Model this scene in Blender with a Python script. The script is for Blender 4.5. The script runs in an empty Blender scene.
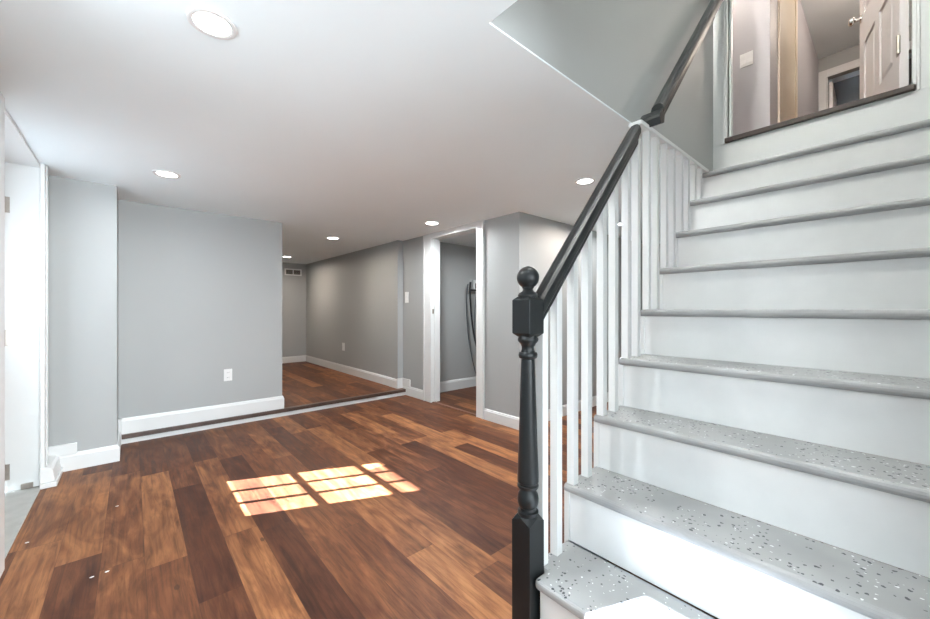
import bpy, bmesh, math, random
from mathutils import Vector, Matrix
random.seed(4)
S = 1.13            # metres per layout unit (the eye height)
SC = bpy.context.scene
COL = SC.collection
V = SC.view_settings
V.view_transform = 'Standard'; V.look = 'None'; V.gamma = 1.0; V.use_curve_mapping = False
V.exposure = 0.5

# ------------------------------------------------------------------ camera
cam_d = bpy.data.cameras.new('camera'); cam = bpy.data.objects.new('camera', cam_d); COL.objects.link(cam)
cam.location = (0, 0, 1.0 * S)
cam.rotation_euler = (math.radians(90), 0, -math.radians(41.348))
cam_d.sensor_width = 36; cam_d.lens = 36 * 378.4 / 930; cam_d.clip_start = 0.02
SC.camera = cam

# ------------------------------------------------------------------ sky, sun, daylight
W = bpy.data.worlds.new('sky'); SC.world = W; W.use_nodes = True
W.node_tree.nodes['Background'].inputs[0].default_value = (0.78, 0.88, 1.0, 1)
W.node_tree.nodes['Background'].inputs[1].default_value = 0.35
sd = bpy.data.lights.new('sun', 'SUN'); sd.energy = 112; sd.angle = math.radians(0.35); sd.color = (0.78, 0.88, 1.0)
sun = bpy.data.objects.new('sun', sd); COL.objects.link(sun)
SUN_DIR = Vector((1.0, -0.43, -0.816))
sun.rotation_euler = SUN_DIR.to_track_quat('-Z', 'Y').to_euler()
sun.location = (-4, 4, 5)

def area(name, loc, direction, sx, sy, power, color=(1, 1, 1), shape='RECTANGLE', parent=None, spread=180):
    l = bpy.data.lights.new(name, 'AREA'); l.shape = shape; l.size = sx * S
    if shape in ('RECTANGLE', 'ELLIPSE'): l.size_y = sy * S
    l.energy = power; l.color = color; l.spread = math.radians(spread)
    o = bpy.data.objects.new(name, l); COL.objects.link(o)
    o.location = Vector(loc) * S
    o.rotation_euler = Vector(direction).to_track_quat('-Z', 'Y').to_euler()
    return o
area('daylight_fill_back', (0.95, -5.15, 0.85), (0, 1, 0.45), 2.3, 1.5, 450, (0.86, 0.95, 1.0))  # fill light at an invented, unseen back window
area('daylight_fill_rear_side', (-0.60, -1.15, 1.2), (1, 0.05, 0.2), 1.4, 0.85, 45, (0.85, 0.95, 1.0))  # added fill through an invented side window, lights the risers
area('daylight_side_window', (-0.62, 0.96, 1.42), (1, 0, 0.0), 0.36, 0.5, 8, (0.86, 0.94, 1.0))
area('daylight_door_glass', (-1.10, 2.735, 1.17), (1, 0, 0.0), 0.5, 0.8, 0.8, (0.86, 0.94, 1.0))

# ------------------------------------------------------------------ materials
def nt(name):
    m = bpy.data.materials.new(name); m.use_nodes = True
    t = m.node_tree; return m, t, t.nodes['Principled BSDF']
def N(t, kind, **kw):
    n = t.nodes.new(kind)
    for k, v in kw.items(): setattr(n, k, v)
    return n
def paint(name, col, rough=0.5, bump=0.02, var=0.03, scale=6, metallic=0, coat=0):
    m, t, b = nt(name)
    tc = N(t, 'ShaderNodeTexCoord'); no = N(t, 'ShaderNodeTexNoise'); no.inputs['Scale'].default_value = scale; no.inputs['Detail'].default_value = 4
    t.links.new(tc.outputs['Object'], no.inputs['Vector'])
    r = N(t, 'ShaderNodeValToRGB')
    r.color_ramp.elements[0].position = 0.3; r.color_ramp.elements[1].position = 0.7
    r.color_ramp.elements[0].color = (*[c * (1 - var) for c in col], 1); r.color_ramp.elements[1].color = (*[min(1, c * (1 + var)) for c in col], 1)
    t.links.new(no.outputs['Fac'], r.inputs[0]); t.links.new(r.outputs[0], b.inputs['Base Color'])
    b.inputs['Roughness'].default_value = rough; b.inputs['Metallic'].default_value = metallic
    b.inputs['Coat Weight'].default_value = coat
    if bump:
        n2 = N(t, 'ShaderNodeTexNoise'); n2.inputs['Scale'].default_value = 180; n2.inputs['Detail'].default_value = 2
        t.links.new(tc.outputs['Object'], n2.inputs['Vector'])
        bp = N(t, 'ShaderNodeBump'); bp.inputs['Strength'].default_value = bump; bp.inputs['Distance'].default_value = 0.002
        t.links.new(n2.outputs['Fac'], bp.inputs['Height']); t.links.new(bp.outputs[0], b.inputs['Normal'])
    return m
def emit(name, col, strength):
    m, t, b = nt(name)
    b.inputs['Base Color'].default_value = (*col, 1); b.inputs['Emission Color'].default_value = (*col, 1)
    b.inputs['Emission Strength'].default_value = strength
    return m
def glass_mat():
    m = bpy.data.materials.new('window_glass'); m.use_nodes = True; t = m.node_tree; t.nodes.clear()
    o = N(t, 'ShaderNodeOutputMaterial'); mx = N(t, 'ShaderNodeMixShader'); tr = N(t, 'ShaderNodeBsdfTransparent'); gl = N(t, 'ShaderNodeBsdfGlossy')
    gl.inputs['Roughness'].default_value = 0.02; mx.inputs[0].default_value = 0.06
    t.links.new(tr.outputs[0], mx.inputs[1]); t.links.new(gl.outputs[0], mx.inputs[2]); t.links.new(mx.outputs[0], o.inputs[0])
    return m
def math_n(t, op, a, b=None):
    n = N(t, 'ShaderNodeMath', operation=op)
    for i, v in enumerate((a, b)):
        if v is None: continue
        if isinstance(v, (int, float)): n.inputs[i].default_value = v
        else: t.links.new(v, n.inputs[i])
    return n.outputs[0]
def plank_mat():
    m, t, b = nt('plank_floor')
    g = N(t, 'ShaderNodeNewGeometry'); sp = N(t, 'ShaderNodeSeparateXYZ'); t.links.new(g.outputs['Position'], sp.inputs[0])
    w = 0.132 * S; L = 1.22
    u = math_n(t, 'DIVIDE', math_n(t, 'SUBTRACT', sp.outputs['X'], 0.4345 * S), w)
    row = math_n(t, 'FLOOR', u); fu = math_n(t, 'FRACT', u)
    wn = N(t, 'ShaderNodeTexWhiteNoise', noise_dimensions='1D'); t.links.new(row, wn.inputs['W'])
    v = math_n(t, 'ADD', math_n(t, 'DIVIDE', sp.outputs['Y'], L), math_n(t, 'MULTIPLY', wn.outputs['Value'], 7.3))
    cell = math_n(t, 'FLOOR', v); fv = math_n(t, 'FRACT', v)
    idv = N(t, 'ShaderNodeCombineXYZ'); t.links.new(row, idv.inputs[0]); t.links.new(cell, idv.inputs[1])
    wn2 = N(t, 'ShaderNodeTexWhiteNoise', noise_dimensions='2D'); t.links.new(idv.outputs[0], wn2.inputs['Vector'])
    # grain coordinates, stretched along the plank and offset per plank
    gc = N(t, 'ShaderNodeCombineXYZ')
    t.links.new(math_n(t, 'MULTIPLY', sp.outputs['X'], 1.0), gc.inputs[0])
    t.links.new(math_n(t, 'MULTIPLY', sp.outputs['Y'], 0.06), gc.inputs[1])
    t.links.new(math_n(t, 'MULTIPLY', wn2.outputs['Value'], 40.0), gc.inputs[2])
    n1 = N(t, 'ShaderNodeTexNoise'); n1.inputs['Scale'].default_value = 46; n1.inputs['Detail'].default_value = 8; n1.inputs['Roughness'].default_value = 0.68; n1.inputs['Distortion'].default_value = 0.7
    t.links.new(gc.outputs[0], n1.inputs['Vector'])
    gc2 = N(t, 'ShaderNodeCombineXYZ')
    t.links.new(sp.outputs['X'], gc2.inputs[0]); t.links.new(math_n(t, 'MULTIPLY', sp.outputs['Y'], 0.28), gc2.inputs[1]); t.links.new(math_n(t, 'MULTIPLY', wn2.outputs['Value'], 21.0), gc2.inputs[2])
    n2 = N(t, 'ShaderNodeTexNoise'); n2.inputs['Scale'].default_value = 9; n2.inputs['Detail'].default_value = 5; n2.inputs['Distortion'].default_value = 1.6
    t.links.new(gc2.outputs[0], n2.inputs['Vector'])
    base = N(t, 'ShaderNodeValToRGB'); cr = base.color_ramp
    cols = [(0.0, (0.048, 0.0150, 0.0085)), (0.3, (0.086, 0.029, 0.0140)), (0.6, (0.155, 0.058, 0.025)), (1.0, (0.345, 0.148, 0.060))]
    cr.elements[0].position, cr.elements[0].color = cols[0][0], (*cols[0][1], 1)
    cr.elements[1].position, cr.elements[1].color = cols[3][0], (*cols[3][1], 1)
    for p, c in cols[1:3]:
        e = cr.elements.new(p); e.color = (*c, 1)
    f = math_n(t, 'ADD', math_n(t, 'MULTIPLY', wn2.outputs['Value'], 0.68), math_n(t, 'MULTIPLY', math_n(t, 'SUBTRACT', n2.outputs['Fac'], 0.26), 1.05))
    f = math_n(t, 'SUBTRACT', f, 0.02)
    t.links.new(f, base.inputs[0])
    gr = N(t, 'ShaderNodeValToRGB'); gr.color_ramp.elements[0].position = 0.34; gr.color_ramp.elements[0].color = (0.30, 0.25, 0.23, 1)
    gr.color_ramp.elements[1].position = 0.58; gr.color_ramp.elements[1].color = (1.16, 1.14, 1.12, 1)
    t.links.new(n1.outputs['Fac'], gr.inputs[0])
    mul = N(t, 'ShaderNodeMix', data_type='RGBA', blend_type='MULTIPLY'); mul.inputs['Factor'].default_value = 0.7
    t.links.new(base.outputs[0], mul.inputs['A']); t.links.new(gr.outputs[0], mul.inputs['B'])
    # knots
    kc = N(t, 'ShaderNodeCombineXYZ'); t.links.new(sp.outputs['X'], kc.inputs[0]); t.links.new(math_n(t, 'MULTIPLY', sp.outputs['Y'], 0.55), kc.inputs[1])
    vo = N(t, 'ShaderNodeTexVoronoi'); vo.inputs['Scale'].default_value = 5.5; t.links.new(kc.outputs[0], vo.inputs['Vector'])
    sepc = N(t, 'ShaderNodeSeparateColor'); t.links.new(vo.outputs['Color'], sepc.inputs[0])
    kd = math_n(t, 'ADD', vo.outputs['Distance'], math_n(t, 'MULTIPLY', n1.outputs['Fac'], 0.12))
    k = math_n(t, 'MULTIPLY', math_n(t, 'LESS_THAN', kd, 0.115), math_n(t, 'GREATER_THAN', sepc.outputs[0], 0.45))
    km = N(t, 'ShaderNodeMix', data_type='RGBA'); t.links.new(math_n(t, 'MULTIPLY', k, 0.7), km.inputs['Factor'])
    t.links.new(mul.outputs['Result'], km.inputs['A']); km.inputs['B'].default_value = (0.05, 0.022, 0.014, 1)
    # seams
    e1 = math_n(t, 'LESS_THAN', math_n(t, 'MINIMUM', fu, math_n(t, 'SUBTRACT', 1.0, fu)), 0.009)
    e2 = math_n(t, 'LESS_THAN', math_n(t, 'MINIMUM', fv, math_n(t, 'SUBTRACT', 1.0, fv)), 0.0014)
    e = math_n(t, 'MAXIMUM', e1, e2)
    sm = N(t, 'ShaderNodeMix', data_type='RGBA'); t.links.new(math_n(t, 'MULTIPLY', e, 0.4), sm.inputs['Factor'])
    t.links.new(km.outputs['Result'], sm.inputs['A']); sm.inputs['B'].default_value = (0.05, 0.02, 0.012, 1)
    t.links.new(sm.outputs['Result'], b.inputs['Base Color'])
    t.links.new(math_n(t, 'ADD', 0.34, math_n(t, 'MULTIPLY', n1.outputs['Fac'], 0.22)), b.inputs['Roughness'])
    b.inputs['Specular IOR Level'].default_value = 0.2
    bp = N(t, 'ShaderNodeBump'); bp.inputs['Strength'].default_value = 0.12; bp.inputs['Distance'].default_value = 0.002
    t.links.new(math_n(t, 'SUBTRACT', n1.outputs['Fac'], e), bp.inputs['Height']); t.links.new(bp.outputs[0], b.inputs['Normal'])
    return m
def tread_mat():
    m, t, b = nt('speckled_grey_tread')
    g = N(t, 'ShaderNodeNewGeometry'); 
    nz = N(t, 'ShaderNodeTexNoise'); nz.inputs['Scale'].default_value = 90; t.links.new(g.outputs['Position'], nz.inputs['Vector'])
    ad = N(t, 'ShaderNodeVectorMath', operation='MULTIPLY_ADD'); ad.inputs[1].default_value = (0.012, 0.012, 0.0); 
    t.links.new(nz.outputs['Color'], ad.inputs[0]); t.links.new(g.outputs['Position'], ad.inputs[2])
    big = N(t, 'ShaderNodeTexNoise'); big.inputs['Scale'].default_value = 5; big.inputs['Detail'].default_value = 2; t.links.new(g.outputs['Position'], big.inputs['Vector'])
    dens = math_n(t, 'SUBTRACT', math_n(t, 'MULTIPLY', big.outputs['Fac'], 2.0), 0.62)
    up = N(t, 'ShaderNodeSeparateXYZ'); t.links.new(g.outputs['Normal'], up.inputs[0])
    flat = math_n(t, 'GREATER_THAN', up.outputs['Z'], 0.9)
    base = N(t, 'ShaderNodeValToRGB'); base.color_ramp.elements[0].color = (0.27, 0.275, 0.275, 1); base.color_ramp.elements[1].color = (0.36, 0.365, 0.365, 1)
    base.color_ramp.elements[0].position = .3; base.color_ramp.elements[1].position = .7
    t.links.new(big.outputs['Fac'], base.inputs[0])
    cur = base.outputs[0]
    for scale, lim, col, thr, off in ((78, 0.29, (0.02, 0.022, 0.03), 0.80, 0), (84, 0.22, (0.75, 0.77, 0.78), 0.6, 3.7)):
        vo = N(t, 'ShaderNodeTexVoronoi'); vo.inputs['Scale'].default_value = scale
        o2 = N(t, 'ShaderNodeVectorMath', operation='ADD'); o2.inputs[1].default_value = (off, off, off); t.links.new(ad.outputs[0], o2.inputs[0])
        t.links.new(o2.outputs[0], vo.inputs['Vector'])
        sc = N(t, 'ShaderNodeSeparateColor'); t.links.new(vo.outputs['Color'], sc.inputs[0])
        pick = math_n(t, 'LESS_THAN', sc.outputs[0], math_n(t, 'MULTIPLY', dens, thr))
        size = math_n(t, 'MULTIPLY', math_n(t, 'ADD', 0.45, sc.outputs[1]), lim)
        msk = math_n(t, 'MULTIPLY', math_n(t, 'MULTIPLY', math_n(t, 'LESS_THAN', vo.outputs['Distance'], size), pick), flat)
        mx = N(t, 'ShaderNodeMix', data_type='RGBA'); t.links.new(math_n(t, 'MULTIPLY', msk, 0.9), mx.inputs['Factor'])
        t.links.new(cur, mx.inputs['A']); mx.inputs['B'].default_value = (*col, 1); cur = mx.outputs['Result']
    t.links.new(cur, b.inputs['Base Color']); b.inputs['Roughness'].default_value = 0.45
    return m
M = {
 'wall': paint('grey_wall_paint', (0.385, 0.397, 0.394), 0.55, 0.05, 0.015, 1.5),
 'lilac': paint('lilac_wall_paint', (0.42, 0.41, 0.43), 0.45, 0.03, 0.015, 1.5),
 'ceiling': paint('ceiling_paint', (0.865, 0.94, 0.96), 0.8, 0.03, 0.01, 2),
 'trim': paint('white_trim_paint', (0.72, 0.73, 0.725), 0.32, 0.02, 0.01, 3),
 'riser': paint('white_riser_paint', (0.72, 0.725, 0.72), 0.38, 0.05, 0.03, 9),
 'black': paint('black_gloss_paint', (0.010, 0.012, 0.013), 0.38, 0.02, 0.1, 8, coat=0.0),
 'floor': plank_mat(), 'tread': tread_mat(),
 'nosing': paint('dark_brown_nosing', (0.075, 0.045, 0.034), 0.4, 0.02, 0.2, 20),
 'sill': paint('dark_stained_sill', (0.035, 0.022, 0.017), 0.45, 0.02, 0.2, 20),
 'metal': paint('brushed_nickel', (0.42, 0.38, 0.34), 0.3, 0.0, 0.1, 20, metallic=0.9),
 'chrome': paint('polished_chrome', (0.8, 0.78, 0.76), 0.08, 0.0, 0.02, 20, metallic=1),
 'plastic': paint('white_plastic', (0.78, 0.78, 0.77), 0.3, 0, 0.01, 5),
 'slot': paint('dark_slot', (0.03, 0.03, 0.03), 0.6, 0, 0.1, 5),
 'hosedark': paint('black_rubber', (0.02, 0.022, 0.025), 0.4, 0, 0.1, 30),
 'hosegrey': paint('grey_rubber', (0.10, 0.115, 0.13), 0.45, 0, 0.1, 30),
 'lens': emit('lit_lamp_lens', (1, 0.97, 0.93), 14.0),
 'glass': glass_mat(),
 'threshold': paint('grey_concrete_sill', (0.42, 0.42, 0.40), 0.6, 0.1, 0.08, 12),
 'cream': paint('cream_door_paint', (0.72, 0.62, 0.48), 0.3, 0.02, 0.02, 3),
 'pinkdoor': paint('offwhite_door_paint', (0.74, 0.70, 0.69), 0.3, 0.02, 0.02, 3),
 'strip': paint('wood_transition_strip', (0.17, 0.08, 0.05), 0.45, 0.02, 0.1, 20),
 'ground': paint('dark_asphalt', (0.06, 0.06, 0.06), 0.9, 0.1, 0.1, 4),
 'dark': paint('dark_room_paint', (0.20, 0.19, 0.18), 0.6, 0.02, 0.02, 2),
}

M['black'].node_tree.nodes['Principled BSDF'].inputs['Specular IOR Level'].default_value = 0.35
# ------------------------------------------------------------------ helpers (layout units, scaled by S when built)
def nb(): return bmesh.new()
def box(bm, x0, x1, y0, y1, z0, z1):
    vs = [bm.verts.new((x, y, z)) for x in (x0, x1) for y in (y0, y1) for z in (z0, z1)]
    for f in ((0, 1, 3, 2), (4, 6, 7, 5), (0, 4, 5, 1), (2, 3, 7, 6), (0, 2, 6, 4), (1, 5, 7, 3)):
        bm.faces.new([vs[i] for i in f])
    return bm
def B(*a): return box(nb(), *a)
def prism(bm, pts, axis, a0, a1):
    """pts: 2D outline; axis 'z': (x,y), 'y': (x,z), 'x': (y,z)"""
    def P(p, a):
        return {'z': (p[0], p[1], a), 'y': (p[0], a, p[1]), 'x': (a, p[0], p[1])}[axis]
    lo = [bm.verts.new(P(p, a0)) for p in pts]; hi = [bm.verts.new(P(p, a1)) for p in pts]
    n = len(pts)
    bm.faces.new(lo); bm.faces.new(hi[::-1])
    for i in range(n):
        j = (i + 1) % n; bm.faces.new((lo[i], hi[i], hi[j], lo[j]))
    return bm
def lathe(bm, prof, cx, cy, seg=32, axis='z', base=0):
    rings = []
    for r, h in prof:
        ring = []
        for k in range(seg):
            a = 2 * math.pi * k / seg
            c, s = math.cos(a) * r, math.sin(a) * r
            if axis == 'z': p = (cx + c, cy + s, h)
            elif axis == 'x': p = (h, cx + c, cy + s)
            else: p = (cx + c, h, cy + s)
            ring.append(bm.verts.new(p))
        rings.append(ring)
    for a, b in zip(rings, rings[1:]):
        for k in range(seg):
            j = (k + 1) % seg; bm.faces.new((a[k], a[j], b[j], b[k]))
    bm.faces.new(rings[0][::-1]); bm.faces.new(rings[-1])
    return bm
def tube(bm, pts, r, seg=8):
    rings = []
    for i, p in enumerate(pts):
        p = Vector(p); d = (Vector(pts[min(i + 1, len(pts) - 1)]) - Vector(pts[max(i - 1, 0)])).normalized()
        s = d.cross(Vector((0, 1, 0.01))).normalized(); u = s.cross(d).normalized()
        rings.append([bm.verts.new(p + r * (math.cos(2 * math.pi * k / seg) * s + math.sin(2 * math.pi * k / seg) * u)) for k in range(seg)])
    for a, b in zip(rings, rings[1:]):
        for k in range(seg):
            j = (k + 1) % seg; bm.faces.new((a[k], a[j], b[j], b[k]))
    bm.faces.new(rings[0][::-1]); bm.faces.new(rings[-1])
    return bm
def smooth_pts(pts, n=6):
    out = []
    for i in range(len(pts) - 1):
        p0 = Vector(pts[max(i - 1, 0)]); p1 = Vector(pts[i]); p2 = Vector(pts[i + 1]); p3 = Vector(pts[min(i + 2, len(pts) - 1)])
        for k in range(n):
            t = k / n
            out.append(0.5 * ((2 * p1) + (p2 - p0) * t + (2 * p0 - 5 * p1 + 4 * p2 - p3) * t * t + (3 * p1 - p0 - 3 * p2 + p3) * t ** 3))
    out.append(Vector(pts[-1])); return out
def props(o, label=None, cat=None, group=None, kind=None):
    for k, v in (('label', label), ('category', cat), ('group', group), ('kind', kind)):
        if v: o[k] = v
    return o
def root_of(o):
    while o.parent: o = o.parent
    return o
def empty(name, loc, label=None, cat=None, group=None, kind=None):
    o = bpy.data.objects.new(name, None); COL.objects.link(o); o.location = Vector(loc) * S; o.empty_display_size = 0.05
    return props(o, label, cat, group, kind)
def obj(name, bm, mat, parent=None, bevel=0.0, smooth=False, label=None, cat=None, group=None, kind=None, seg=2):
    bmesh.ops.recalc_face_normals(bm, faces=bm.faces)
    bmesh.ops.scale(bm, vec=(S, S, S), verts=bm.verts)
    if parent: org = root_of(parent).location.copy()
    else:
        xs = [v.co for v in bm.verts]
        org = Vector(((min(v.x for v in xs) + max(v.x for v in xs)) / 2, (min(v.y for v in xs) + max(v.y for v in xs)) / 2, min(v.z for v in xs)))
    bmesh.ops.translate(bm, vec=-org, verts=bm.verts)
    me = bpy.data.meshes.new(name); bm.to_mesh(me); bm.free()
    if smooth:
        for p in me.polygons: p.use_smooth = True
        me.set_sharp_from_angle(angle=math.radians(38))
    me.materials.append(M[mat])
    o = bpy.data.objects.new(name, me); COL.objects.link(o)
    if parent: o.parent = parent
    else: o.location = org
    if bevel:
        md = o.modifiers.new('bevel', 'BEVEL'); md.width = bevel * S; md.segments = seg; md.limit_method = 'ANGLE'; md.angle_limit = math.radians(40)
    return props(o, label, cat, group, kind)
def struct(name, bm, mat, parent=None, **k):
    return obj(name, bm, mat, parent, kind=None if parent else 'structure', **k)
def rail_profile(path, prof, mat, name, parent=None, **k):
    """extrude a (offset, z) profile along a plan polyline (x, y); offset is to the left of travel; mitred"""
    bm = nb(); n = len(path); rings = []
    for i, p in enumerate(path):
        p = Vector(p)
        d0 = (p - Vector(path[i - 1])).normalized() if i else None
        d1 = (Vector(path[i + 1]) - p).normalized() if i < n - 1 else None
        if d0 is None: d0 = d1
        if d1 is None: d1 = d0
        n0 = Vector((-d0.y, d0.x)); n1 = Vector((-d1.y, d1.x)); m = (n0 + n1).normalized(); m = m / max(0.3, m.dot(n0))
        rings.append([bm.verts.new((p.x + m.x * o, p.y + m.y * o, z)) for o, z in prof])
    for a, b in zip(rings, rings[1:]):
        for j in range(len(prof)):
            q = (j + 1) % len(prof); bm.faces.new((a[j], a[q], b[q], b[j]))
    bm.faces.new(rings[0]); bm.faces.new(rings[-1][::-1])
    return struct(name, bm, mat, parent, **k)
def base_prof(z0, h, t=0.014):
    return [(0, z0), (t, z0), (t, z0 + h * 0.80), (t * 0.75, z0 + h * 0.86), (t * 0.6, z0 + h * 0.95), (t * 0.25, z0 + h), (0, z0 + h)]

# ------------------------------------------------------------------ room shell
CH = 1.815          # ceiling height
XL = -0.385         # left wall face
YB = 3.812          # far wall face
XR = 2.42           # door wall face
PF = 0.07           # raised floor
bm = nb(); box(bm, -0.385, 5.0, -5.0, YB + 0.1, -0.05, 0.0); struct('floor', bm, 'floor')
bm = nb(); box(bm, 0.9, 2.5, 3.812, 7.1, 0.0, PF - 0.001); box(bm, -0.075, 2.42, 3.800, 3.83, 0.04, PF - 0.001); struct('floor_raised_hall', bm, 'floor')
# ceiling with the stairwell opening (thin sheetrock lip)
bm = nb()
box(bm, -0.8, 0.763, -5.0, 7.1, CH, CH + 0.04)
box(bm, 0.763, 5.0, 0.764, 7.1, CH, CH + 0.006)
box(bm, 0.763, 2.4, -5.0, -0.15, CH, CH + 0.04)
struct('ceiling', bm, 'ceiling')
# left wall with the entry doorway and a window
bm = nb()
TH = XL - 0.145
def wall_seg_x(bm, y0, y1, z0, z1): box(bm, TH, XL, y0, y1, z0, z1)
wall_seg_x(bm, -5.0, -1.9, 0, CH); wall_seg_x(bm, -1.9, -0.4, 0, 0.75); wall_seg_x(bm, -1.9, -0.4, 1.65, CH); wall_seg_x(bm, -0.4, 0.75, 0, CH); wall_seg_x(bm, 0.75, 1.17, 0, 1.15); wall_seg_x(bm, 0.75, 1.17, 1.70, CH)
wall_seg_x(bm, 1.17, 2.26, 0, CH); wall_seg_x(bm, 3.205, 3.41, 0, CH)
struct('wall_left', bm, 'wall')
struct('wall_pillar', B(-0.70, -0.075, 3.395, 3.95, 0, CH), 'wall')
struct('wall_far', B(-0.075, 1.062, YB, YB + 0.11, 0.0, CH), 'wall')
struct('wall_hall_left', B(0.952, 1.062, YB + 0.11, 7.0, 0.0, CH), 'wall')
struct('wall_hall_end', B(0.9, 2.6, 7.0, 7.1, 0.0, CH), 'wall')
struct('wall_hall_right', prism(nb(), [(2.355, 7.0), (2.355, 4.02), (2.348, 4.02), (2.348, 3.868), (2.52, 3.868), (2.52, 7.0)], 'z', 0, CH), 'wall')
# door wall
bm = nb()
box(bm, XR, 2.52, 3.30, 3.87, 0, CH); box(bm, XR, 2.52, 2.065, 2.568, 0, CH); box(bm, XR, 2.52, 2.568, 3.30, 1.775, CH)
struct('wall_right', bm, 'wall')
struct('wall_behind_stairs', B(2.52, 5.0, 2.065, 2.165, 0, CH), 'wall')
struct('wall_utility_back', B(2.52, 4.4, 3.63, 3.73, 0, CH), 'wall')
struct('wall_utility_side', B(4.3, 4.4, 2.165, 3.63, 0, CH), 'wall')
struct('wall_corridor_end', B(4.9, 5.0, 0.8, 2.065, 0, CH), 'wall')
struct('wall_corridor_side', B(2.85, 5.0, 0.70, 0.764, 0, CH), 'wall')
# behind the camera
bm = nb(); box(bm, XL - 0.18, -0.2, -5.1, -5.0, 0, CH); box(bm, 2.1, 2.5, -5.1, -5.0, 0, CH); box(bm, -0.2, 2.1, -5.1, -5.0, 0, 0.08); box(bm, -0.2, 2.1, -5.1, -5.0, 1.65, CH)
struct('wall_back', bm, 'wall')
struct('wall_near_side', B(2.4, 2.5, -5.0, -0.19, 0, CH), 'wall')
# stairwell walls
UC = 4.06; SILL = 2.06
bm = nb(); box(bm, 0.92, 2.79, -0.21, -0.15, 0, UC); box(bm, 0.703, 0.92, -0.21, -0.15, CH + 0.04, UC); struct('wall_stair_right', bm, 'wall')
struct('wall_stairwell_left', B(0.703, 2.79, 0.764, 0.84, CH + 0.006, UC), 'wall')
struct('wall_stairwell_front', B(0.703, 0.763, -0.15, 0.764, CH + 0.04, UC), 'wall')
struct('ceiling_upstairs', B(0.70, 8.2, -1.2, 2.2, UC, UC + 0.05), 'ceiling')
bm = nb(); box(bm, 2.79, 2.87, 0.688, 2.2, SILL - 0.03, UC); box(bm, 2.79, 2.87, -1.2, -0.054, SILL - 0.03, UC); box(bm, 2.79, 2.87, -0.054, 0.688, 3.86, UC)
struct('wall_upstairs_door', bm, 'lilac')
struct('floor_upstairs', B(2.81, 8.2, -1.2, 2.2, SILL - 0.06, SILL), 'floor')
struct('wall_upstairs_facing', B(3.6, 3.68, 0.62, 2.2, SILL, UC), 'lilac')
bm = nb(); box(bm, 3.68, 3.95, 0.62, 0.70, SILL, UC); box(bm, 4.62, 6.3, 0.62, 0.70, SILL, UC); box(bm, 3.95, 4.62, 0.62, 0.70, 3.86, UC)
struct('wall_upstairs_left', bm, 'lilac')
bm = nb(); box(bm, 6.3, 6.38, -0.9, -0.13, SILL, UC); box(bm, 6.3, 6.38, 0.548, 0.70, SILL, UC); box(bm, 6.3, 6.38, -0.13, 0.548, 3.80, UC)
struct('wall_upstairs_far', bm, 'wall')
struct('wall_upstairs_right', B(2.87, 8.2, -0.98, -0.9, SILL, UC), 'lilac')
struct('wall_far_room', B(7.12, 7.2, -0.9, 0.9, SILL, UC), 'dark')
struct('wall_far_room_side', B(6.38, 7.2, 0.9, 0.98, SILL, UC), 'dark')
struct('wall_upstairs_end', B(2.87, 3.6, 2.1, 2.2, SILL, UC), 'lilac')
# outside
struct('ground', B(-9, -0.60, -4, 9, -0.12, -0.06), 'ground')
struct('trim_sun_cut_roof', prism(nb(), [(-0.55, 4.6), (-1.485, 4.6), (-1.485, 2.2), (-1.37, 2.2), (-1.37, 1.0), (-3.0, 1.0), (-3.0, -5.1), (-0.55, -5.1)], 'z', 2.19, 2.25), 'trim')  # unseen roof, edge shaped to cut sun patches and shade the added side window
struct('trim_wall_above_porch', B(-0.60, XL, -5.0, 3.95, CH + 0.04, 2.6), 'trim')

# raised floor nosing and white riser strip
struct('trim_raised_floor_riser', B(-0.075, XR - 0.014, 3.790, 3.803, 0.0, 0.037), 'trim')
struct('trim_raised_floor_nosing', B(-0.057, XR - 0.016, 3.778, 3.83, 0.037, PF), 'nosing', bevel=0.003)

# baseboards
def bb(name, path, z0=0.0, h=0.108): rail_profile(path, base_prof(z0, h), 'trim', name)
bb('baseboard_far', [(-0.073, YB), (1.062, YB), (1.062, 4.2)][::-1], PF, 0.118)
# pillar: low run, corner return, and the taller piece at the left
bb('baseboard_pillar', [(-0.075, 3.80), (-0.075, 3.395), (XL, 3.395)], 0, 0.108)
bm = nb(); box(bm, XL, -0.258, 3.379, 3.395, 0.10, 0.168); box(bm, XL, -0.318, 3.13, 3.395, 0.0, 0.03); prism(bm, [(XL, 0.03), (-0.326, 0.03), (-0.334, 0.10), (-0.345, 0.112), (XL, 0.118)], 'y', 3.135, 3.381)
struct('trim_pillar_tall_board', bm, 'trim', bevel=0.004)
struct('trim_pillar_end_block', B(-0.082, -0.058, 3.76, 3.80, 0.0, 0.19), 'trim', bevel=0.003)
bb('baseboard_hall', [(1.1, 7.0), (2.355, 7.0), (2.355, 4.02), (2.348, 4.02), (2.348, 3.868)][::-1], PF, 0.108)
bb('baseboard_right', [(XR, 3.868), (XR, 3.415)][::-1], 0, 0.108)
bm = nb(); box(bm, 2.334, XR, 3.853, 3.868, PF, 0.188); box(bm, XR - 0.015, XR, 3.70, 3.868, 0.10, 0.188)
struct('trim_hall_step_board', bm, 'trim', bevel=0.004)
bb('baseboard_corner', [(XR, 2.475), (XR, 2.065), (4.9, 2.065)][::-1], 0, 0.1)
bb('baseboard_utility', [(2.52, 3.63), (4.3, 3.63)][::-1], 0, 0.125)
bb('baseboard_left', [(XL, 2.19), (XL, -5.0)], 0, 0.108)

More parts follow.
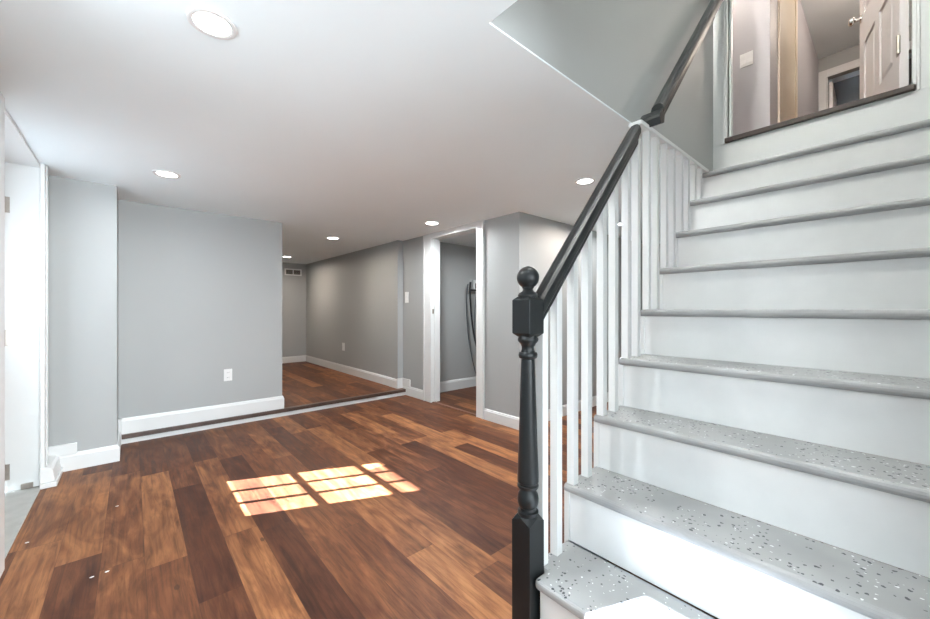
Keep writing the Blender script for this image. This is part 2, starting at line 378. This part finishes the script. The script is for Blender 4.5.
# ------------------------------------------------------------------ entry door in the left wall (seen as its jamb and hinges)
d1 = empty('door_1', (XL, 2.78, 0), kind='structure')
bm = nb(); box(bm, TH, XL + 0.0, 3.19, 3.207, 0, CH); box(bm, TH, XL, 2.26, 2.277, 0, CH); box(bm, TH, XL, 2.277, 3.19, 1.80, CH)
obj('jamb', bm, 'trim', d1, bevel=0.002)
bm = nb(); box(bm, XL, XL + 0.018, 3.145, 3.215, 0, CH); box(bm, XL, XL + 0.018, 2.19, 2.262, 0, CH)
obj('casing', bm, 'trim', d1, bevel=0.004)
bm = nb(); box(bm, XL + 0.018, XL + 0.024, 3.185, 3.215, 0, CH); obj('casing_band', bm, 'trim', d1, bevel=0.002)
DX = TH + 0.0
g0, g1, gz0, gz1 = 2.482, 2.988, 0.77, 1.62
bm = nb(); box(bm, DX - 0.04, DX, 2.277, g0, 0.02, 1.80); box(bm, DX - 0.04, DX, g1, 3.19, 0.02, 1.80); box(bm, DX - 0.04, DX, g0, g1, 0.02, gz0); box(bm, DX - 0.04, DX, g0, g1, gz1, 1.80)
leaf = obj('door_leaf', bm, 'trim', d1)
bm = nb()
for k in (1, 2):
    y = g0 + (g1 - g0) * k / 3; box(bm, DX - 0.032, DX - 0.012, y - 0.011, y + 0.011, gz0, gz1)
    z = gz0 + (gz1 - gz0) * k / 3; box(bm, DX - 0.031, DX - 0.013, g0, g1, z - 0.012, z + 0.012)
obj('muntins', bm, 'trim', leaf)
obj('glass', B(DX - 0.022, DX - 0.020, g0, g1, gz0, gz1), 'glass', leaf)
obj('door_handle', lathe(nb(), [(0.012, DX), (0.012, DX + 0.03), (0.026, DX + 0.035), (0.026, DX + 0.05), (0.01, DX + 0.055)], 2.36, 0.85, 20, 'x'), 'metal', leaf, smooth=True)
for z in (1.57, 0.845, 0.115):
    bm = nb(); box(bm, DX + 0.003, DX + 0.030, 3.186, 3.190, z - 0.043, z + 0.043)
    lathe(bm, [(0.006, z - 0.045), (0.006, z + 0.045)], DX + 0.008, 3.184, 10)
    for q in (-0.03, 0.0, 0.03): box(bm, DX + 0.019, DX + 0.023, 3.184, 3.187, z + q - 0.003, z + q + 0.003)
    obj('hinge', bm, 'metal', d1)
obj('threshold', B(TH - 0.06, -0.382, 2.26, 3.205, -0.02, 0.006), 'threshold', d1, bevel=0.003)
obj('corner_pad', B(XL - 0.075, XL - 0.03, 3.178, 3.19, 0.008, 0.035), 'metal', d1)

# window in the left wall; two more behind the camera are added for daylight
def window(name, axis, a0, a1, z0, z1, c0, c1, nx, nz):
    w = empty(name, ((c0 + c1) / 2, (a0 + a1) / 2, z0) if axis == 'x' else ((a0 + a1) / 2, (c0 + c1) / 2, z0), kind='structure')
    def bb2(bm, p0, p1, q0, q1, e=0.0):
        if axis == 'x': box(bm, c0 + e, c1 - e, p0, p1, q0, q1)
        else: box(bm, p0, p1, c0 + e, c1 - e, q0, q1)
    bm = nb(); f = 0.03
    bb2(bm, a0, a0 + f, z0, z1); bb2(bm, a1 - f, a1, z0, z1); bb2(bm, a0 + f, a1 - f, z0, z0 + f); bb2(bm, a0 + f, a1 - f, z1 - f, z1)
    obj('window_frame', bm, 'trim', w)
    bm = nb()
    for k in range(1, nx): a = a0 + (a1 - a0) * k / nx; bb2(bm, a - 0.01, a + 0.01, z0 + f, z1 - f, 0.012)
    for k in range(1, nz): z = z0 + (z1 - z0) * k / nz; bb2(bm, a0 + f, a1 - f, z - 0.01, z + 0.01, 0.013)
    obj('muntins', bm, 'trim', w)
    bm = nb(); bb2(bm, a0 + f, a1 - f, z0 + f, z1 - f, 0.018); obj('glass', bm, 'glass', w)
window('window_1', 'x', 0.75, 1.17, 1.15, 1.70, TH + 0.02, TH + 0.06, 1, 1)
window('window_added_side', 'x', -1.9, -0.4, 0.75, 1.65, TH + 0.02, TH + 0.06, 2, 2)  # unseen window, added so daylight reaches the risers
window('window_added_back', 'y', -0.2, 2.1, 0.08, 1.65, -5.08, -5.04, 3, 2)  # unseen glazing, invented to let daylight into the room

# ------------------------------------------------------------------ utility room doorway
d2 = empty('door_2', (XR, 2.915, 0), kind='structure')
t0 = XR - 0.016
bm = nb(); box(bm, t0, XR, 2.478, 2.562, 0, CH); box(bm, t0, XR, 2.562, 3.30, 1.772, CH); box(bm, t0, XR, 3.30, 3.42, 0, CH)
obj('casing', bm, 'trim', d2, bevel=0.003)
bm = nb(); box(bm, t0 - 0.006, t0, 2.478, 2.498, 0, CH); box(bm, t0 - 0.006, t0, 3.40, 3.425, 0, CH); box(bm, t0 - 0.006, t0, 2.498, 3.40, CH - 0.018, CH)
obj('casing_band', bm, 'trim', d2, bevel=0.002)
bm = nb(); box(bm, t0, 2.53, 2.562, 2.574, 0, 1.772); box(bm, t0, 2.53, 3.290, 3.302, 0, 1.772); box(bm, t0, 2.53, 2.574, 3.290, 1.76, 1.774)
box(bm, XR + 0.03, XR + 0.06, 3.280, 3.290, 0, 1.76); box(bm, XR + 0.03, XR + 0.06, 2.574, 2.584, 0, 1.76)
obj('jamb', bm, 'trim', d2)
obj('strike_plate', B(XR + 0.005, XR + 0.026, 3.284, 3.290, 0.955, 1.005), 'metal', d2)
obj('threshold_strip', B(XR + 0.005, XR + 0.045, 2.574, 3.290, 0.0, 0.006), 'strip', d2, bevel=0.002)

# ------------------------------------------------------------------ upstairs doorway and hall
d3 = empty('door_3', (2.79, 0.317, SILL), kind='structure')
bm = nb(); box(bm, 2.772, 2.79, 0.700, 0.764, SILL - 0.028, 3.95); box(bm, 2.772, 2.79, -0.15, -0.066, SILL - 0.028, 3.95); box(bm, 2.772, 2.79, -0.066, 0.700, 3.872, 3.95)
obj('casing', bm, 'trim', d3, bevel=0.003)
bm = nb(); box(bm, 2.765, 2.772, 0.700, 0.712, SILL - 0.03, 3.9); box(bm, 2.765, 2.772, -0.078, -0.066, SILL - 0.03, 3.9); obj('casing_band', bm, 'trim', d3, bevel=0.002)
bm = nb(); box(bm, 2.772, 2.88, 0.688, 0.700, SILL, 3.872); box(bm, 2.772, 2.88, -0.066, -0.054, SILL, 3.872); box(bm, 2.772, 2.88, -0.054, 0.688, 3.86, 3.872)
box(bm, 2.815, 2.84, 0.676, 0.688, SILL, 3.86); obj('jamb', bm, 'trim', d3)
obj('door_sill', B(2.752, 2.80, -0.062, 0.698, SILL - 0.028, SILL), 'sill', d3, bevel=0.004)
bm = nb(); box(bm, 2.772, 2.79, -0.15, 0.764, 1.80, SILL - 0.028); obj('apron_board', bm, 'trim', d3)
# open panelled door
HX, HY = 2.875, -0.045
ang = math.atan2(0.169, 0.71)
def door_slab(width, height, th, mat, name, parent, hx, hy, a, z0, flip=1):
    """slab in local frame: along +u from hinge; v is thickness"""
    def xf(bm):
        mtx = Matrix.Translation((hx, hy, z0)) @ Matrix.Rotation(a, 4, 'Z')
        bmesh.ops.transform(bm, matrix=mtx, verts=bm.verts); return bm
    bm = nb(); st = 0.10
    rows = [(0.20, 0.62), (0.80, 1.32), (1.42, height - 0.11)]
    mid = width / 2
    box(bm, 0, st, 0, th, 0, height); box(bm, width - st, width, 0, th, 0, height); box(bm, mid - 0.04, mid + 0.04, 0, th, 0, height)
    zs = [0] + [z for r in rows for z in r] + [height]
    for i in range(0, len(zs), 2): box(bm, st, mid - 0.04, 0, th, zs[i], zs[i + 1]); box(bm, mid + 0.04, width - st, 0, th, zs[i], zs[i + 1])
    slab = obj(name, xf(bm), mat, parent)
    for (a0, a1) in ((st, mid - 0.04), (mid + 0.04, width - st)):
        for (z0_, z1_) in rows:
            bm = nb(); 
            # recessed field with a raised centre on both faces
            box(bm, a0, a1, th * 0.3, th * 0.7, z0_, z1_)
            e = 0.035
            for v0, v1 in ((th * 0.7, th * 0.95), (th * 0.3, th * 0.05)):
                lo = [bm.verts.new((x, v0, z)) for x, z in ((a0 + 0.012, z0_ + 0.012), (a1 - 0.012, z0_ + 0.012), (a1 - 0.012, z1_ - 0.012), (a0 + 0.012, z1_ - 0.012))]
                hi = [bm.verts.new((x, v1, z)) for x, z in ((a0 + e, z0_ + e), (a1 - e, z0_ + e), (a1 - e, z1_ - e), (a0 + e, z1_ - e))]
                bm.faces.new(hi)
                for i in range(4): j = (i + 1) % 4; bm.faces.new((lo[i], lo[j], hi[j], hi[i]))
            obj('panel', xf(bm), mat, slab)
    return slab, xf
sl, xf = door_slab(0.725, 1.79, 0.031, 'pinkdoor', 'door_leaf', d3, HX, HY, ang, SILL + 0.008)
def knob(parent, xf, u, th, z):
    for s in (1, -1):
        y0 = th if s > 0 else 0.0
        bm = nb(); lathe(bm, [(0.026, y0), (0.026, y0 + s * 0.006), (0.010, y0 + s * 0.010), (0.010, y0 + s * 0.03), (0.020, y0 + s * 0.036), (0.026, y0 + s * 0.047), (0.022, y0 + s * 0.058), (0.010, y0 + s * 0.062)], u, z, 20, 'y')
        obj('door_knob', xf(bm), 'chrome', parent, smooth=True)
knob(sl, xf, 0.67, 0.031, 0.80)
for z in (0.25, 1.0, 1.6):
    bm = nb(); box(bm, -0.003, 0.033, 0.029, 0.034, z - 0.045, z + 0.045); lathe(bm, [(0.007, z - 0.045), (0.007, z + 0.045)], -0.004, 0.036, 10)
    obj('hinge', xf(bm), 'metal', d3)
# second (cream) doorway on the hall's left wall
d4 = empty('door_4', (4.285, 0.62, SILL), kind='structure')
bm = nb(); box(bm, 3.87, 3.95, 0.604, 0.62, SILL, 3.94); box(bm, 4.62, 4.70, 0.604, 0.62, SILL, 3.94); box(bm, 3.95, 4.62, 0.604, 0.62, 3.86, 3.94)
obj('casing', bm, 'cream', d4, bevel=0.003)
obj('door_leaf', B(3.957, 4.612, 0.612, 0.642, SILL + 0.006, 3.855), 'cream', d4, bevel=0.003)
# far doorway with a door ajar
d5 = empty('door_5', (6.3, 0.21, SILL), kind='structure')
bm = nb(); box(bm, 6.284, 6.3, 0.548, 0.617, SILL, 3.89); box(bm, 6.284, 6.3, -0.20, -0.13, SILL, 3.89); box(bm, 6.284, 6.3, -0.13, 0.548, 3.80, 3.89)
box(bm, 6.3, 6.38, 0.536, 0.548, SILL, 3.80)
obj('casing', bm, 'trim', d5, bevel=0.003)
sl5, xf5 = door_slab(0.64, 1.71, 0.03, 'pinkdoor', 'door_leaf', d5, 6.40, 0.50, math.radians(1), SILL + 0.006)
bm = nb(); box(bm, 0.0, 0.03, -0.005, 0.0, 1.42, 1.50); obj('hinge', xf5(bm), 'metal', d5)

# ------------------------------------------------------------------ staircase
RUN = 0.197; N2 = 1.12; RISE = 0.2
def nx(i): return 0.895 if i == 1 else N2 + RUN * (i - 2)
st = empty('staircase', (0.95, 0.3, 0), 'straight enclosed staircase with white risers and grey speckled treads climbing to the upstairs door', 'staircase')
YE = 0.757
def tread_bm(i):
    x0 = nx(i); x1 = (nx(i + 1) + 0.020) if i < 9 else 2.772; z1 = RISE * i; t = 0.030; bm = nb()
    r = t / 2; n = 7
    if i == 1:
        out = [(x0, -0.148), (x0, 0.705), (x0 + 0.012, 0.7095), (0.955, 0.7095), (0.955, YE), (x1, YE), (x1, -0.148)]
        prism(bm, out, 'z', z1 - t, z1)
        return bm
    prof = [(x1, z1 - t), (x1, z1)]
    for k in range(n + 1):
        a = math.pi / 2 + math.pi * k / n
        prof.append((x0 + r + r * math.cos(a), z1 - r + r * math.sin(a)))
    prism(bm, prof, 'y', -0.148, YE)
    return bm
for i in range(1, 10):
    obj('tread', tread_bm(i), 'tread', st, bevel=0.011 if i == 1 else 0.002, seg=3)
    rx = nx(i) + 0.020
    bm = B(rx, rx + 0.016, -0.148, 0.70 if i == 1 else YE - 0.002, RISE * (i - 1), RISE * i - 0.030)
    obj('riser', bm, 'riser', st)
    # slim corner stop at the left end of each riser
    if i > 1:
        obj('corner_bead', B(rx - 0.006, rx, YE - 0.013, YE - 0.004, RISE * (i - 1), RISE * i - 0.030), 'trim', st, bevel=0.001)
# closed side under the open edge
pts = [(0.955, 0.0)]
pts += [(0.955, RISE - 0.031)]
for i in range(2, 10):
    pts += [(nx(i) + 0.022, RISE * (i - 1) - 0.031), (nx(i) + 0.022, RISE * i - 0.031)]
pts += [(2.85, RISE * 9 - 0.031), (2.85, 0.0)]
obj('side_panel', prism(nb(), pts, 'y', YE, YE + 0.012), 'trim', st)

# ------------------------------------------------------------------ balustrade
NX, NY, NW = 0.917, 0.748, 0.0345   # newel centre, half width
br = empty('balustrade', (NX, NY, 0), 'black handrail on a turned black newel post with square white balusters', 'railing')
def hexblock(bm, z0, z1, w, c):
    lv = [(w - c, z0), (w, z0 + c * 0.9), (w, z1 - c * 0.9), (w - c, z1)]
    rings = []
    for r, z in lv: rings.append([bm.verts.new((NX + sx * r, NY + sy * r, z)) for sx, sy in ((-1, -1), (1, -1), (1, 1), (-1, 1))])
    for a, b in zip(rings, rings[1:]):
        for k in range(4): j = (k + 1) % 4; bm.faces.new((a[k], a[j], b[j], b[k]))
    bm.faces.new(rings[0][::-1]); bm.faces.new(rings[-1])
bm = nb(); lathe(bm, [(0.020, 0.345), (0.031, 0.372), (0.032, 0.377), (0.032, 0.382), (0.025, 0.384), (0.024, 0.392), (0.0285, 0.396), (0.032, 0.408), (0.0325, 0.420), (0.030, 0.434), (0.024, 0.444), (0.022, 0.450),
   (0.0300, 0.452), (0.0325, 0.457), (0.0325, 0.461), (0.0285, 0.463), (0.0285, 0.467), (0.0325, 0.472), (0.0325, 0.490), (0.031, 0.53), (0.0285, 0.60), (0.026, 0.68), (0.0235, 0.76), (0.0215, 0.83), (0.0205, 0.848), (0.0265, 0.851), (0.029, 0.857), (0.029, 0.864), (0.0265, 0.868), (0.0215, 0.869), (0.019, 0.878), (0.0195, 0.886), (0.024, 0.895), (0.031, 0.903), (0.032, 0.909), (0.030, 0.914), (0.026, 0.925)], NX, NY, 40)
nw = obj('newel_post', bm, 'black', br, smooth=True)
bm = nb()
lo = [bm.verts.new((NX + sx * NW, NY + sy * NW, 0.0)) for sx, sy in ((-1, -1), (1, -1), (1, 1), (-1, 1))]
# square foot whose top ends in four pointed faces
z = 0.352
cor = [bm.verts.new((NX + sx * NW, NY + sy * NW, z)) for sx, sy in ((-1, -1), (1, -1), (1, 1), (-1, 1))]
mids = [bm.verts.new((NX + sx * NW, NY + sy * NW, z + 0.016)) for sx, sy in ((0, -1), (1, 0), (0, 1), (-1, 0))]
tp = [bm.verts.new((NX + sx * 0.022, NY + sy * 0.022, z + 0.020)) for sx, sy in ((-1, -1), (1, -1), (1, 1), (-1, 1))]
for k in range(4):
    j = (k + 1) % 4
    bm.faces.new((lo[k], lo[j], cor[j], mids[k], cor[k]))
    bm.faces.new((cor[k], mids[k], tp[k])); bm.faces.new((mids[k], cor[j], tp[j])); bm.faces.new((mids[k], tp[j], tp[k]))
bm.faces.new(tp); bm.faces.new(lo[::-1])
obj('foot_block', bm, 'black', nw)
bm = nb(); hexblock(bm, 0.916, 1.040, NW, 0.012); obj('cap_block', bm, 'black', nw, bevel=0.0015)
pr = [(0.030, 1.036), (0.0315, 1.044), (0.028, 1.050), (0.018, 1.056), (0.015, 1.062), (0.018, 1.067)]
for k in range(3, 17):
    a = -math.pi / 2 + math.pi * k / 17
    pr.append((0.0345 * math.cos(a), 1.0985 + 0.0345 * math.sin(a)))
pr.append((0.003, 1.133))
obj('ball_finial', lathe(nb(), pr, NX, NY, 36), 'black', nw, smooth=True)
# handrail: moulded section swept along the slope
def sloped_rail(x0, x1, z0, slope, yc, w=0.027, h=0.033):
    prof = [(-0.55, -1.0), (0.55, -1.0), (0.60, -0.55), (0.72, -0.35), (0.74, -0.15), (0.98, 0.0), (1.0, 0.35), (0.85, 0.72), (0.45, 0.95), (0.0, 1.0), (-0.45, 0.95), (-0.85, 0.72), (-1.0, 0.35), (-0.98, 0.0), (-0.74, -0.15), (-0.72, -0.35), (-0.60, -0.55)]
    bm = nb(); rs = []
    for x in (x0, x1):
        zc = z0 + slope * (x - x0)
        rs.append([bm.verts.new((x, yc + p * w, zc + q * h)) for p, q in prof])
    n = len(prof)
    for k in range(n): j = (k + 1) % n; bm.faces.new((rs[0][k], rs[0][j], rs[1][j], rs[1][k]))
    bm.faces.new(rs[0]); bm.faces.new(rs[1][::-1]); return bm
SL = 1.125; RX0 = 0.948
def railz(x): return 0.995 + SL * (x - RX0)
obj('handrail', sloped_rail(RX0, 1.618, railz(RX0), SL, 0.738, 0.029, 0.045), 'black', br, bevel=0.0015)
obj('top_plate', B(1.635, 2.525, 0.716, 0.775, 1.796, CH), 'trim', br, bevel=0.003)
bw = 0.028
def baluster(x, z0, label=None):
    y0 = 0.722; zt0, zt1 = railz(x) - 0.036, railz(x + bw) - 0.036
    if railz(x + bw) > 1.80: zt0 = zt1 = 1.797
    bm = nb(); vs = []
    for (xx, yy) in ((x, y0), (x + bw, y0), (x + bw, y0 + bw), (x, y0 + bw)):
        vs.append((bm.verts.new((xx, yy, z0)), bm.verts.new((xx, yy, zt0 if xx == x else zt1))))
    for k in range(4): j = (k + 1) % 4; bm.faces.new((vs[k][0], vs[j][0], vs[j][1], vs[k][1]))
    bm.faces.new([v[0] for v in vs][::-1]); bm.faces.new([v[1] for v in vs])
    return obj('baluster', bm, 'trim', br, bevel=0.0012)
baluster(0.957, RISE); baluster(1.033, RISE)
for i in range(2, 9):
    baluster(nx(i) + 0.009, RISE * i); baluster(nx(i) + 0.099, RISE * i)

# wall handrail above
wr = empty('wall_handrail', (1.76, 0.764, 1.8), 'dark brown moulded handrail on the grey stairwell wall, above the ceiling edge', 'railing')
UZ = 1.866; UX = 1.745; UY = 0.695
obj('rail', sloped_rail(UX, 3.0, UZ, 1.13, UY, 0.029, 0.045), 'black', wr, bevel=0.0015)
bm = nb(); prism(bm, [(UX - 0.03, UZ - 0.062), (UX + 0.012, UZ - 0.045), (UX + 0.018, UZ - 0.005), (UX + 0.0, UZ + 0.018), (UX - 0.028, UZ - 0.012), (UX - 0.04, UZ - 0.035)], 'y', UY - 0.026, 0.7635)
obj('end_return', bm, 'black', wr, bevel=0.003)
for x in (2.53,):
    zc = UZ + 1.13 * (x - UX) - 0.03
    bm = nb(); tube(bm, smooth_pts([(x, 0.762, zc - 0.06), (x, 0.72, zc - 0.055), (x, UY, zc - 0.03), (x, UY, zc + 0.005)]), 0.007); lathe(bm, [(0.024, 0.7635), (0.024, 0.756), (0.012, 0.752)], x, zc - 0.06, 16, 'y')
    obj('bracket', bm, 'black', wr)

# ------------------------------------------------------------------ recessed lights
def downlight(x, y, z, label, r=0.062, power=9.0, spot=True, color=(0.92, 0.97, 1.0)):
    t = empty('recessed_light', (x, y, z), label, 'ceiling light', 'recessed ceiling lights')
    seg = 40; bm = nb()
    prof = [(r * 1.35, z - 0.0005), (r * 1.35, z - 0.004), (r * 1.22, z - 0.006), (r * 1.02, z - 0.004), (r, z - 0.0015)]
    rings = [[bm.verts.new((x + rr * math.cos(2 * math.pi * k / seg), y + rr * math.sin(2 * math.pi * k / seg), zz)) for k in range(seg)] for rr, zz in prof]
    for a, b in zip(rings, rings[1:]):
        for k in range(seg): j = (k + 1) % seg; bm.faces.new((a[k], a[j], b[j], b[k]))
    for k in range(seg): j = (k + 1) % seg; bm.faces.new((rings[0][k], rings[-1][k], rings[-1][j], rings[0][j]))
    obj('trim_ring', bm, 'plastic', t, smooth=True)
    obj('lamp_lens', lathe(nb(), [(r * 0.99, z - 0.0005), (r * 0.99, z - 0.003), (r * 0.5, z - 0.0042)], x, y, seg), 'lens', t, smooth=True)
    l = bpy.data.lights.new('lamp_glow', 'AREA'); l.shape = 'DISK'; l.size = r * 1.6 * S; l.energy = power * 2.3; l.color = color; l.spread = math.radians(170)
    o = bpy.data.objects.new('lamp_glow', l); COL.objects.link(o); o.parent = t; o.location = (0, 0, -0.012)
    return t
downlight(0.172, 1.285, CH, 'large round recessed ceiling light nearest the camera, at upper left', 0.045, 7)
downlight(0.158, 2.893, CH, 'round recessed ceiling light in front of the far grey wall, at left', 0.05, 2.5)
downlight(1.72, 4.232, CH, 'recessed ceiling light just inside the raised hall', 0.056, 3.5, color=(1, 0.88, 0.76))
downlight(1.795, 6.20, CH, 'recessed ceiling light at the far end of the raised hall near the vent', 0.056, 4, color=(1, 0.86, 0.74))
downlight(2.122, 2.882, CH, 'recessed ceiling light in front of the white framed doorway', 0.056, 8)
downlight(2.157, 1.299, CH, 'recessed ceiling light left of the black sloping handrail', 0.045, 8)
downlight(3.485, 1.738, CH, 'small recessed ceiling light seen between the white balusters', 0.045, 2.5)
downlight(2.98, 1.72, CH, 'added recessed ceiling light hidden by the handrail near the corner wall', 0.056, 2.8, color=(1, 0.86, 0.76))  # hidden lamp, added to cast the warm scallop on the corner wall
downlight(1.2, -1.4, CH, 'added unseen recessed ceiling light behind the viewpoint', 0.056, 9)  # out of view, added to brighten the room
downlight(3.3, 2.85, CH, 'recessed ceiling light inside the utility room', 0.056, 2.5)
def ceiling_lamp(x, y, z, label, power, col):
    t = empty('flush_lamp', (x, y, z), label, 'ceiling light')
    obj('lamp_base', lathe(nb(), [(0.12, z), (0.12, z - 0.015), (0.10, z - 0.02)], x, y, 32), 'metal', t)
    obj('lamp_shade', lathe(nb(), [(0.10, z - 0.018), (0.098, z - 0.04), (0.07, z - 0.07), (0.02, z - 0.085)], x, y, 32), 'lens', t, smooth=True)
    l = bpy.data.lights.new('lamp_glow', 'POINT'); l.energy = power; l.color = col; l.shadow_soft_size = 0.1
    o = bpy.data.objects.new('lamp_glow', l); COL.objects.link(o); o.parent = t; o.location = (0, 0, -0.16 * S)
ceiling_lamp(3.25, 0.95, UC, 'flush ceiling lamp in the upstairs hall', 20, (1, 0.85, 0.72))
ceiling_lamp(4.9, -0.2, UC, 'flush ceiling lamp in the upstairs corridor', 22, (1, 0.82, 0.68))
ceiling_lamp(0.93, 0.58, UC, 'unseen ceiling lamp added to light the stairwell', 128, (0.98, 0.97, 0.92))  # unseen lamp, added and placed to brighten the upper risers

# ------------------------------------------------------------------ outlets, switches, vent
def plate_y(name, x, z, y, label, cat, w=0.062, h=0.102, duplex=True):
    t = empty(name, (x, y, z - h / 2), label, cat)
    obj('cover_plate', B(x - w / 2, x + w / 2, y - 0.005, y - 0.0002, z - h / 2, z + h / 2), 'plastic', t, bevel=0.002)
    for dz in (-0.022, 0.022):
        s = obj('socket', lathe(nb(), [(0.015, y - 0.0045), (0.015, y - 0.0075)], x, z + dz, 20, 'y'), 'plastic', t)
        bm = nb(); box(bm, x - 0.007, x - 0.005, y - 0.0082, y - 0.007, z + dz - 0.004, z + dz + 0.005); box(bm, x + 0.005, x + 0.007, y - 0.0082, y - 0.007, z + dz - 0.004, z + dz + 0.005)
        obj('slot', bm, 'slot', s)
    return t
def plate_x(name, y, z, x, label, cat, w=0.062, h=0.102, kind='switch', gangs=1):
    t = empty(name, (x, y, z - h / 2), label, cat)
    obj('cover_plate', B(x - 0.005, x - 0.0002, y - w / 2, y + w / 2, z - h / 2, z + h / 2), 'plastic', t, bevel=0.002)
    for g in range(gangs):
        yc = y + (g - (gangs - 1) / 2) * 0.042
        if kind == 'switch':
            s = obj('rocker', prism(nb(), [(x - 0.0048, z - 0.030), (x - 0.0085, z - 0.030), (x - 0.006, z), (x - 0.0085, z + 0.030), (x - 0.0048, z + 0.030)], 'y', yc - 0.014, yc + 0.014), 'plastic', t)
        else:
            for dz in (-0.022, 0.022):
                s = obj('socket', lathe(nb(), [(0.015, x - 0.0045), (0.015, x - 0.0075)], yc, z + dz, 20, 'x'), 'plastic', t)
    return t
plate_y('wall_outlet', 0.623, 0.434, YB, 'white duplex outlet low on the far grey wall', 'outlet')
plate_x('wall_outlet', 5.40, 0.448, 2.355, 'white outlet low on the right wall of the raised hall', 'outlet', 0.085, 0.115, 'outlet')
plate_x('light_switch', 3.78, 1.142, XR, 'white light switch left of the white framed doorway', 'switch', 0.075, 0.125)
plate_x('light_switch', 0.765, 2.95, 3.6, 'white two gang light switch on the wall beyond the upstairs door', 'switch', 0.085, 0.105, 'switch', 2)
v = empty('air_vent', (2.13, 7.0, 1.598), 'white rectangular return air vent high on the hall end wall', 'vent')
bm = nb(); x0, x1, z0, z1, y = 1.987, 2.272, 1.598, 1.715, 7.0
box(bm, x0, x1, y - 0.008, y, z0, z0 + 0.02); box(bm, x0, x1, y - 0.008, y, z1 - 0.02, z1); box(bm, x0, x0 + 0.022, y - 0.008, y, z0 + 0.02, z1 - 0.02); box(bm, x1 - 0.022, x1, y - 0.008, y, z0 + 0.02, z1 - 0.02); box(bm, 2.122, 2.137, y - 0.008, y, z0 + 0.02, z1 - 0.02)
obj('vent_frame', bm, 'plastic', v)
obj('vent_back', B(x0 + 0.01, x1 - 0.01, y - 0.002, y - 0.0005, z0 + 0.01, z1 - 0.01), 'slot', v)
bm = nb()
for k in range(7):
    z = z0 + 0.026 + k * 0.0105; box(bm, x0 + 0.02, x1 - 0.02, y - 0.0065, y - 0.0035, z, z + 0.004)
obj('louvre', bm, 'metal', v)

# utility room: box on the wall and hanging hoses
ub = empty('utility_box', (3.36, 3.63, 1.22), 'white utility box on the back wall inside the doorway', 'utility box')
obj('housing', B(3.315, 3.43, 3.60, 3.63, 1.225, 1.385), 'plastic', ub, bevel=0.004)
obj('face', B(3.345, 3.40, 3.594, 3.60, 1.27, 1.34), 'slot', ub)
obj('valve_bar', B(3.235, 3.46, 3.582, 3.60, 1.235, 1.262), 'hosedark', ub, bevel=0.004)
def PX(px, py, Y):
    f, c, s = 378.4, 0.75071, 0.66063
    u = (px - 465) / f; X = Y * (s + u * c) / (c - u * s); d = X * s + Y * c; return (X, Y, 1 + (309.5 - py) / f * d)
def hose(pts, Y, r, mat, label):
    o = obj('hanging_hose', tube(nb(), smooth_pts([PX(*p, Y) for p in pts]), r), mat, smooth=True)
    return props(o, label, 'hose')
hose([(470.5, 282), (470, 291), (470.8, 307), (472.5, 325), (475.5, 342), (480, 356), (484, 366)], 3.565, 0.012, 'hosedark', 'thick black hose hanging from the utility box, curving to the right')
hose([(468, 284), (466.8, 296), (466.6, 315), (468.2, 335), (471.5, 355), (476, 374), (480, 384)], 3.592, 0.006, 'hosegrey', 'thin grey hose hanging leftmost from the utility box')
hose([(477, 290), (475.2, 305), (474.5, 325), (476, 342), (479, 360)], 3.535, 0.006, 'hosegrey', 'thin grey hose hanging from the right side of the utility box')

# plaster crumbs on the planks
for px, py, lab in ((27, 543, 'white crumb on the floor nearest the entry threshold'), (92, 577.5, 'white crumb on the planks at lower left, left of its pair'), (107, 572, 'white crumb on the planks at lower left, right of its pair'), (117, 506.5, 'white crumb on the planks in front of the pillar')):
    f, c, s = 378.4, 0.75071, 0.66063
    d = f / (py - 309.5); r = (px - 465) / f * d; X, Y = r * c + d * s, -r * s + d * c
    bm = nb(); bmesh.ops.create_icosphere(bm, subdivisions=1, radius=0.006)
    bmesh.ops.scale(bm, vec=(1.3, 0.7, 0.35), verts=bm.verts)
    for v_ in bm.verts: v_.co += Vector((random.uniform(-.001, .001), random.uniform(-.001, .001), 0))
    bmesh.ops.translate(bm, vec=(X, Y, 0.002), verts=bm.verts)
    obj('plaster_crumb', bm, 'plastic', label=lab, cat='debris', group='plaster crumbs on the floor')
